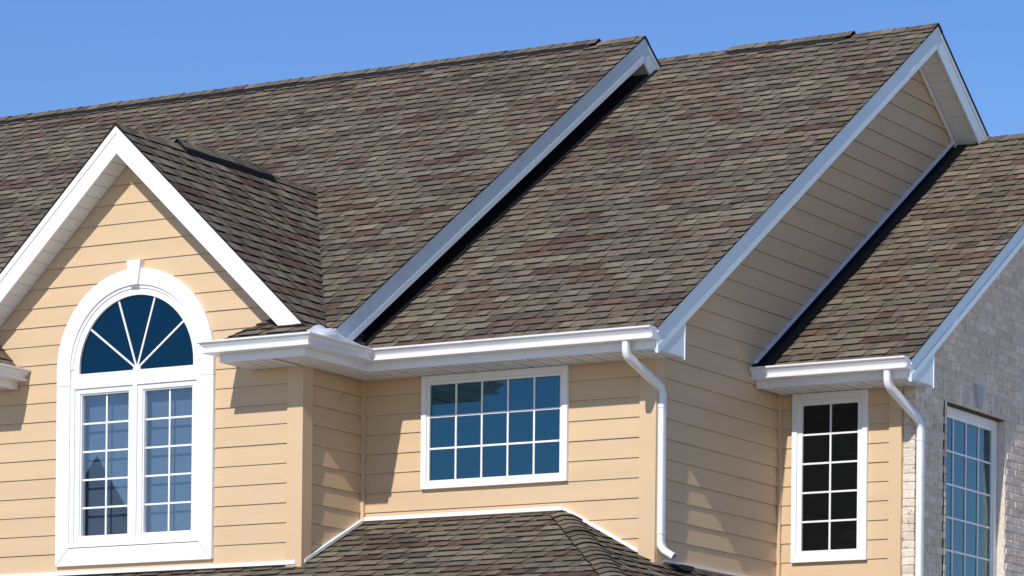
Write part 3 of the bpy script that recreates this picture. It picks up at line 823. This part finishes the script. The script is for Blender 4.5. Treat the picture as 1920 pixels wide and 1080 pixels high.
while z < 8.6:
    u = yC - 0.010 - (0 if k % 2 == 0 else 0.0)
    first = True
    while u < 33.6:
        w = BL if not (first and k % 2) else BL / 2 - MJ / 2
        first = False
        segs = [(u, u + w)]
        if z < OZ1 - .01:
            ns = []
            for a, b in segs:
                for lo, hi in ((-99, OY0 - .078), (OY1 + .001, 99)):
                    a2, b2 = max(a, lo), min(b, hi)
                    if b2 - a2 > .03: ns.append((a2, b2))
            segs = ns
        elif z < OZ1 + .205:
            ns = []
            for a, b in segs:
                for lo, hi in ((-99, OY0 - .10), (OY1 + .12, 99)):
                    a2, b2 = max(a, lo), min(b, hi)
                    if b2 - a2 > .03: ns.append((a2, b2))
            segs = ns
        for a, b in segs:
            brick(FD, a, b, z, z + BH, poly=wallpoly)
        u += w + MJ
    if z < OZ1 - .04:      # jamb column beside the opening, its own rough line
        o = random.uniform(-.006, .010)
        brick(FD, OY0 - .055 + o, OY0 - .002, z, min(z + BH, OZ1 - .002), n0=-.06, depth=random.uniform(-.004, .002))
    # end face towards the front
    FX = Frame((0, yC - .012, 0), (1, 0, 0), (0, -1, 0))
    if z < 6.48:
        brick(FX, xC + .002 + random.uniform(0, .004), xD + .002, z, z + BH, n0=-.05)
    k += 1; z += BH + MJ
FD.rect('joint_shade', OY0 - .080, OY0 - .046, 3.9, OZ1 + .0, -0.03, -0.0015, mat('dark_joint_shade', (.012, .009, .008), .8), wD)  # dark strip painted in as the shade of the open joint
# soldier course with a keystone
u = OY0 - .095
while u < OY1 + .115:
    if not (31.49 < u + .033 < 31.70):
        a, b = u, u + BH
        if a < 31.49 < b: b = 31.485
        brick(FD, a, b, OZ1 + .003, OZ1 + .20)
    u += BH + MJ
BR.sort(key=lambda t: -t[0])
for i, (A, vs, fs, cols) in enumerate(BR[:295]):
    mk('brick', vs, fs, BRICK, wD, cols=cols)
va, fa, ca = [], [], []
for A, vs, fs, cols in BR[295:]:
    b = len(va); va += vs; fa += [[j + b for j in f] for f in fs]; ca += cols
mk('brick_field', va, fa, BRICK, wD, cols=ca, kind='stuff')
FD.slab('keystone', [(31.555, OZ1 + .03), (31.635, OZ1 + .03), (31.700, OZ1 + .235), (31.490, OZ1 + .235)], -0.02, 0.03, STONE, wD)
# its window
wn = empty('window', FD.p(31.58, 4.1, -.1), house)
frame4(FD, 'frame', wn, OY0 - .0, OY1 - .012, 4.10, OZ1 - .012, 0.06, -0.14, -0.085, VINYL, wt=.065)
frame4(FD, 'sash', wn, OY0 + .0605, OY1 - .0725, 4.1605, OZ1 - .0775, 0.035, -0.14, -0.098, VINYL)
bars(FD, wn, OY0 + .096, OY1 - .108, 4.196, 6.375, 4, 7, 0.018, -0.115, -0.105, -0.115, GLASS)
FD.rect('lintel', OY0 - .001, OY1 + .003, OZ1 - .010, OZ1 + .001, -0.135, -0.020, mat('shaded_lintel', (.05, .022, .012), .8), wD)  # lintel coloured dark brown to paint in the shade under the opening's head

# ------------------------------------------------------------------ downspouts
def sweep(name, pts, w, d, side, material, parent, capend=False, rad=0.05, sub=6):
    """rounded rectangular pipe along a bent path"""
    P = [Vector(p) for p in pts]; path = [P[0]]
    for i in range(1, len(P) - 1):
        a, b, c = P[i - 1], P[i], P[i + 1]
        r = min(rad, (b - a).length * .48, (c - b).length * .48)
        s_, e_ = b + (a - b).normalized() * r, b + (c - b).normalized() * r
        for k in range(sub + 1):
            t = k / sub; path.append(s_ * (1 - t) ** 2 + b * 2 * t * (1 - t) + e_ * t * t)
    path.append(P[-1])
    prof = []
    cr = min(w, d) * .28
    for sx_, sy_, a0 in ((1, 1, 0), (-1, 1, 90), (-1, -1, 180), (1, -1, 270)):
        for k in range(4):
            a = R(a0 + 30 * k); prof.append((sx_ * (w / 2 - cr) + cr * math.cos(a), sy_ * (d / 2 - cr) + cr * math.sin(a)))
    n = len(prof); vs = []; fs = []
    X = Vector(side)
    for i, p in enumerate(path):
        t = (path[min(i + 1, len(path) - 1)] - path[max(i - 1, 0)]).normalized()
        x = (X - t * X.dot(t)).normalized(); X = x; y = t.cross(x)
        for a, b in prof: vs.append(p + x * a + y * b)
    L = len(path)
    for i in range(L - 1):
        for j in range(n):
            k = (j + 1) % n; fs.append([i * n + j, i * n + k, (i + 1) * n + k, (i + 1) * n + j])
    fs = [f for f in fs]
    if capend:
        base = (L - 1) * n; c0 = len(vs)
        t = (path[-1] - path[-2]).normalized(); cen = path[-1]
        for j in range(n): vs.append(cen + (vs[base + j] - cen) * .9)
        for j in range(n): vs.append(cen + (vs[base + j] - cen) * .88 - t * .08)
        for j in range(n):
            k = (j + 1) % n
            fs.append([base + j, base + k, c0 + k, c0 + j]); fs.append([c0 + j, c0 + k, c0 + n + k, c0 + n + j])
    o = mk(name, vs, fs, material, parent, smooth=45)
    if capend:
        vv = [cen + (Vector(vs[base + j]) - cen) * .88 - t * .06 for j in range(n)]
        mk('outlet_mouth', vv, [list(range(n))], HOLE, o)
    return o
xd, yd = xB + .052, yB + .045
ds = sweep('downspout', [(-14.745, yfB - .058, 6.605), (-14.745, yfB - .056, 6.48), (xd, yd, 6.27), (xd, yd, 6.10)], .060, .078, (1, 0, 0), ALU, house, rad=.12)
sweep('pipe', [(xd, yd, 6.13), (xd, yd, 5.00)], .062, .080, (1, 0, 0), ALU, ds)
sweep('elbow', [(xd, yd, 5.02), (xd, yd, 4.875), (xd + .150, yd - .02, 4.79)], .060, .078, (1, 0, 0), ALU, ds, capend=True, rad=.09)
for z in (6.115, 5.01):
    sweep('collar', [(xd, yd, z - .012), (xd, yd, z + .012)], .069, .088, (1, 0, 0), ALU, ds)
box('strap', xB + .014, xd + .002, yd + .041, yd + .062, 4.99, 5.02, ALU, ds)
xd, yd = xD + .05, yC + .005
ds = sweep('downspout', [(-13.405, yfC - .058, 6.605), (-13.405, yfC - .056, 6.47), (xd, yd, 6.20), (xd, yd, 6.02)], .060, .078, (1, 0, 0), ALU, house, rad=.12)
sweep('pipe', [(xd, yd, 6.05), (xd, yd, 0.4)], .062, .080, (1, 0, 0), ALU, ds)
sweep('collar', [(xd, yd, 6.03), (xd, yd, 6.055)], .069, .088, (1, 0, 0), ALU, ds)

# ------------------------------------------------------------------ house across the street (shows in the arched window's reflection)
Pw = Vector((-20.08, yA, 5.85)); dw = (Pw - CAM).normalized(); rw = Vector((dw.x, -dw.y, dw.z))
ap = Pw + rw * 44.0
nb = empty('neighbour_house', (ap.x, ap.y - 4, 0)); nb['label'] = 'brown house across the street mirrored in the lower arched window panes'; nb['category'] = 'house'
NW = mat('brown_siding', (0.16, 0.12, 0.09), 0.8, 0.1); NR = mat('dark_roofing', (0.06, 0.055, 0.05), 0.9, 0.2, 8)
hw, pit, dep = 3.6, 1.7, 9.0
ze = ap.z - hw * pit
hd_ = Vector((rw.x, rw.y, 0)).normalized(); hr_ = Vector((-hd_.y, hd_.x, 0))      # away from the window, and sideways
def L(a, b, z): return Vector((ap.x, ap.y, 0)) + hr_ * a + hd_ * b + Vector((0, 0, z))
def lbox(name, a0, a1, b0, b1, z0, z1, m_, par): return prism(name, [L(a0, b0, z0), L(a1, b0, z0), L(a1, b1, z0), L(a0, b1, z0)], (0, 0, z1 - z0), m_, par)
prism('wall', [L(-hw + .4, 0, 0), L(hw - .4, 0, 0), L(hw - .4, 0, ze + .3), L(0, 0, ap.z - .3), L(-hw + .4, 0, ze + .3)], hd_ * dep, NW, nb)
for s_ in (-1, 1):
    prism('roof', [L(0, -.3, ap.z), L(s_ * hw, -.3, ze), L(s_ * hw, -.3, ze - .25), L(0, -.3, ap.z - .25)], hd_ * (dep + .6), NR, nb)
for wx in (-1.5, 1.5):
    w_ = lbox('window', wx - .6, wx + .6, -.05, 0, ze - 1.9, ze - .4, WHITE, nb)
    lbox('pane', wx - .5, wx + .5, -.06, -.05, ze - 1.8, ze - .5, GLASSC, w_)
d_ = lbox('door', -.5, .5, -.06, 0, 0, 2.1, WHITE, nb)
lbox('door_handle', .32, .38, -.12, -.06, 1.0, 1.06, BLACK, d_)
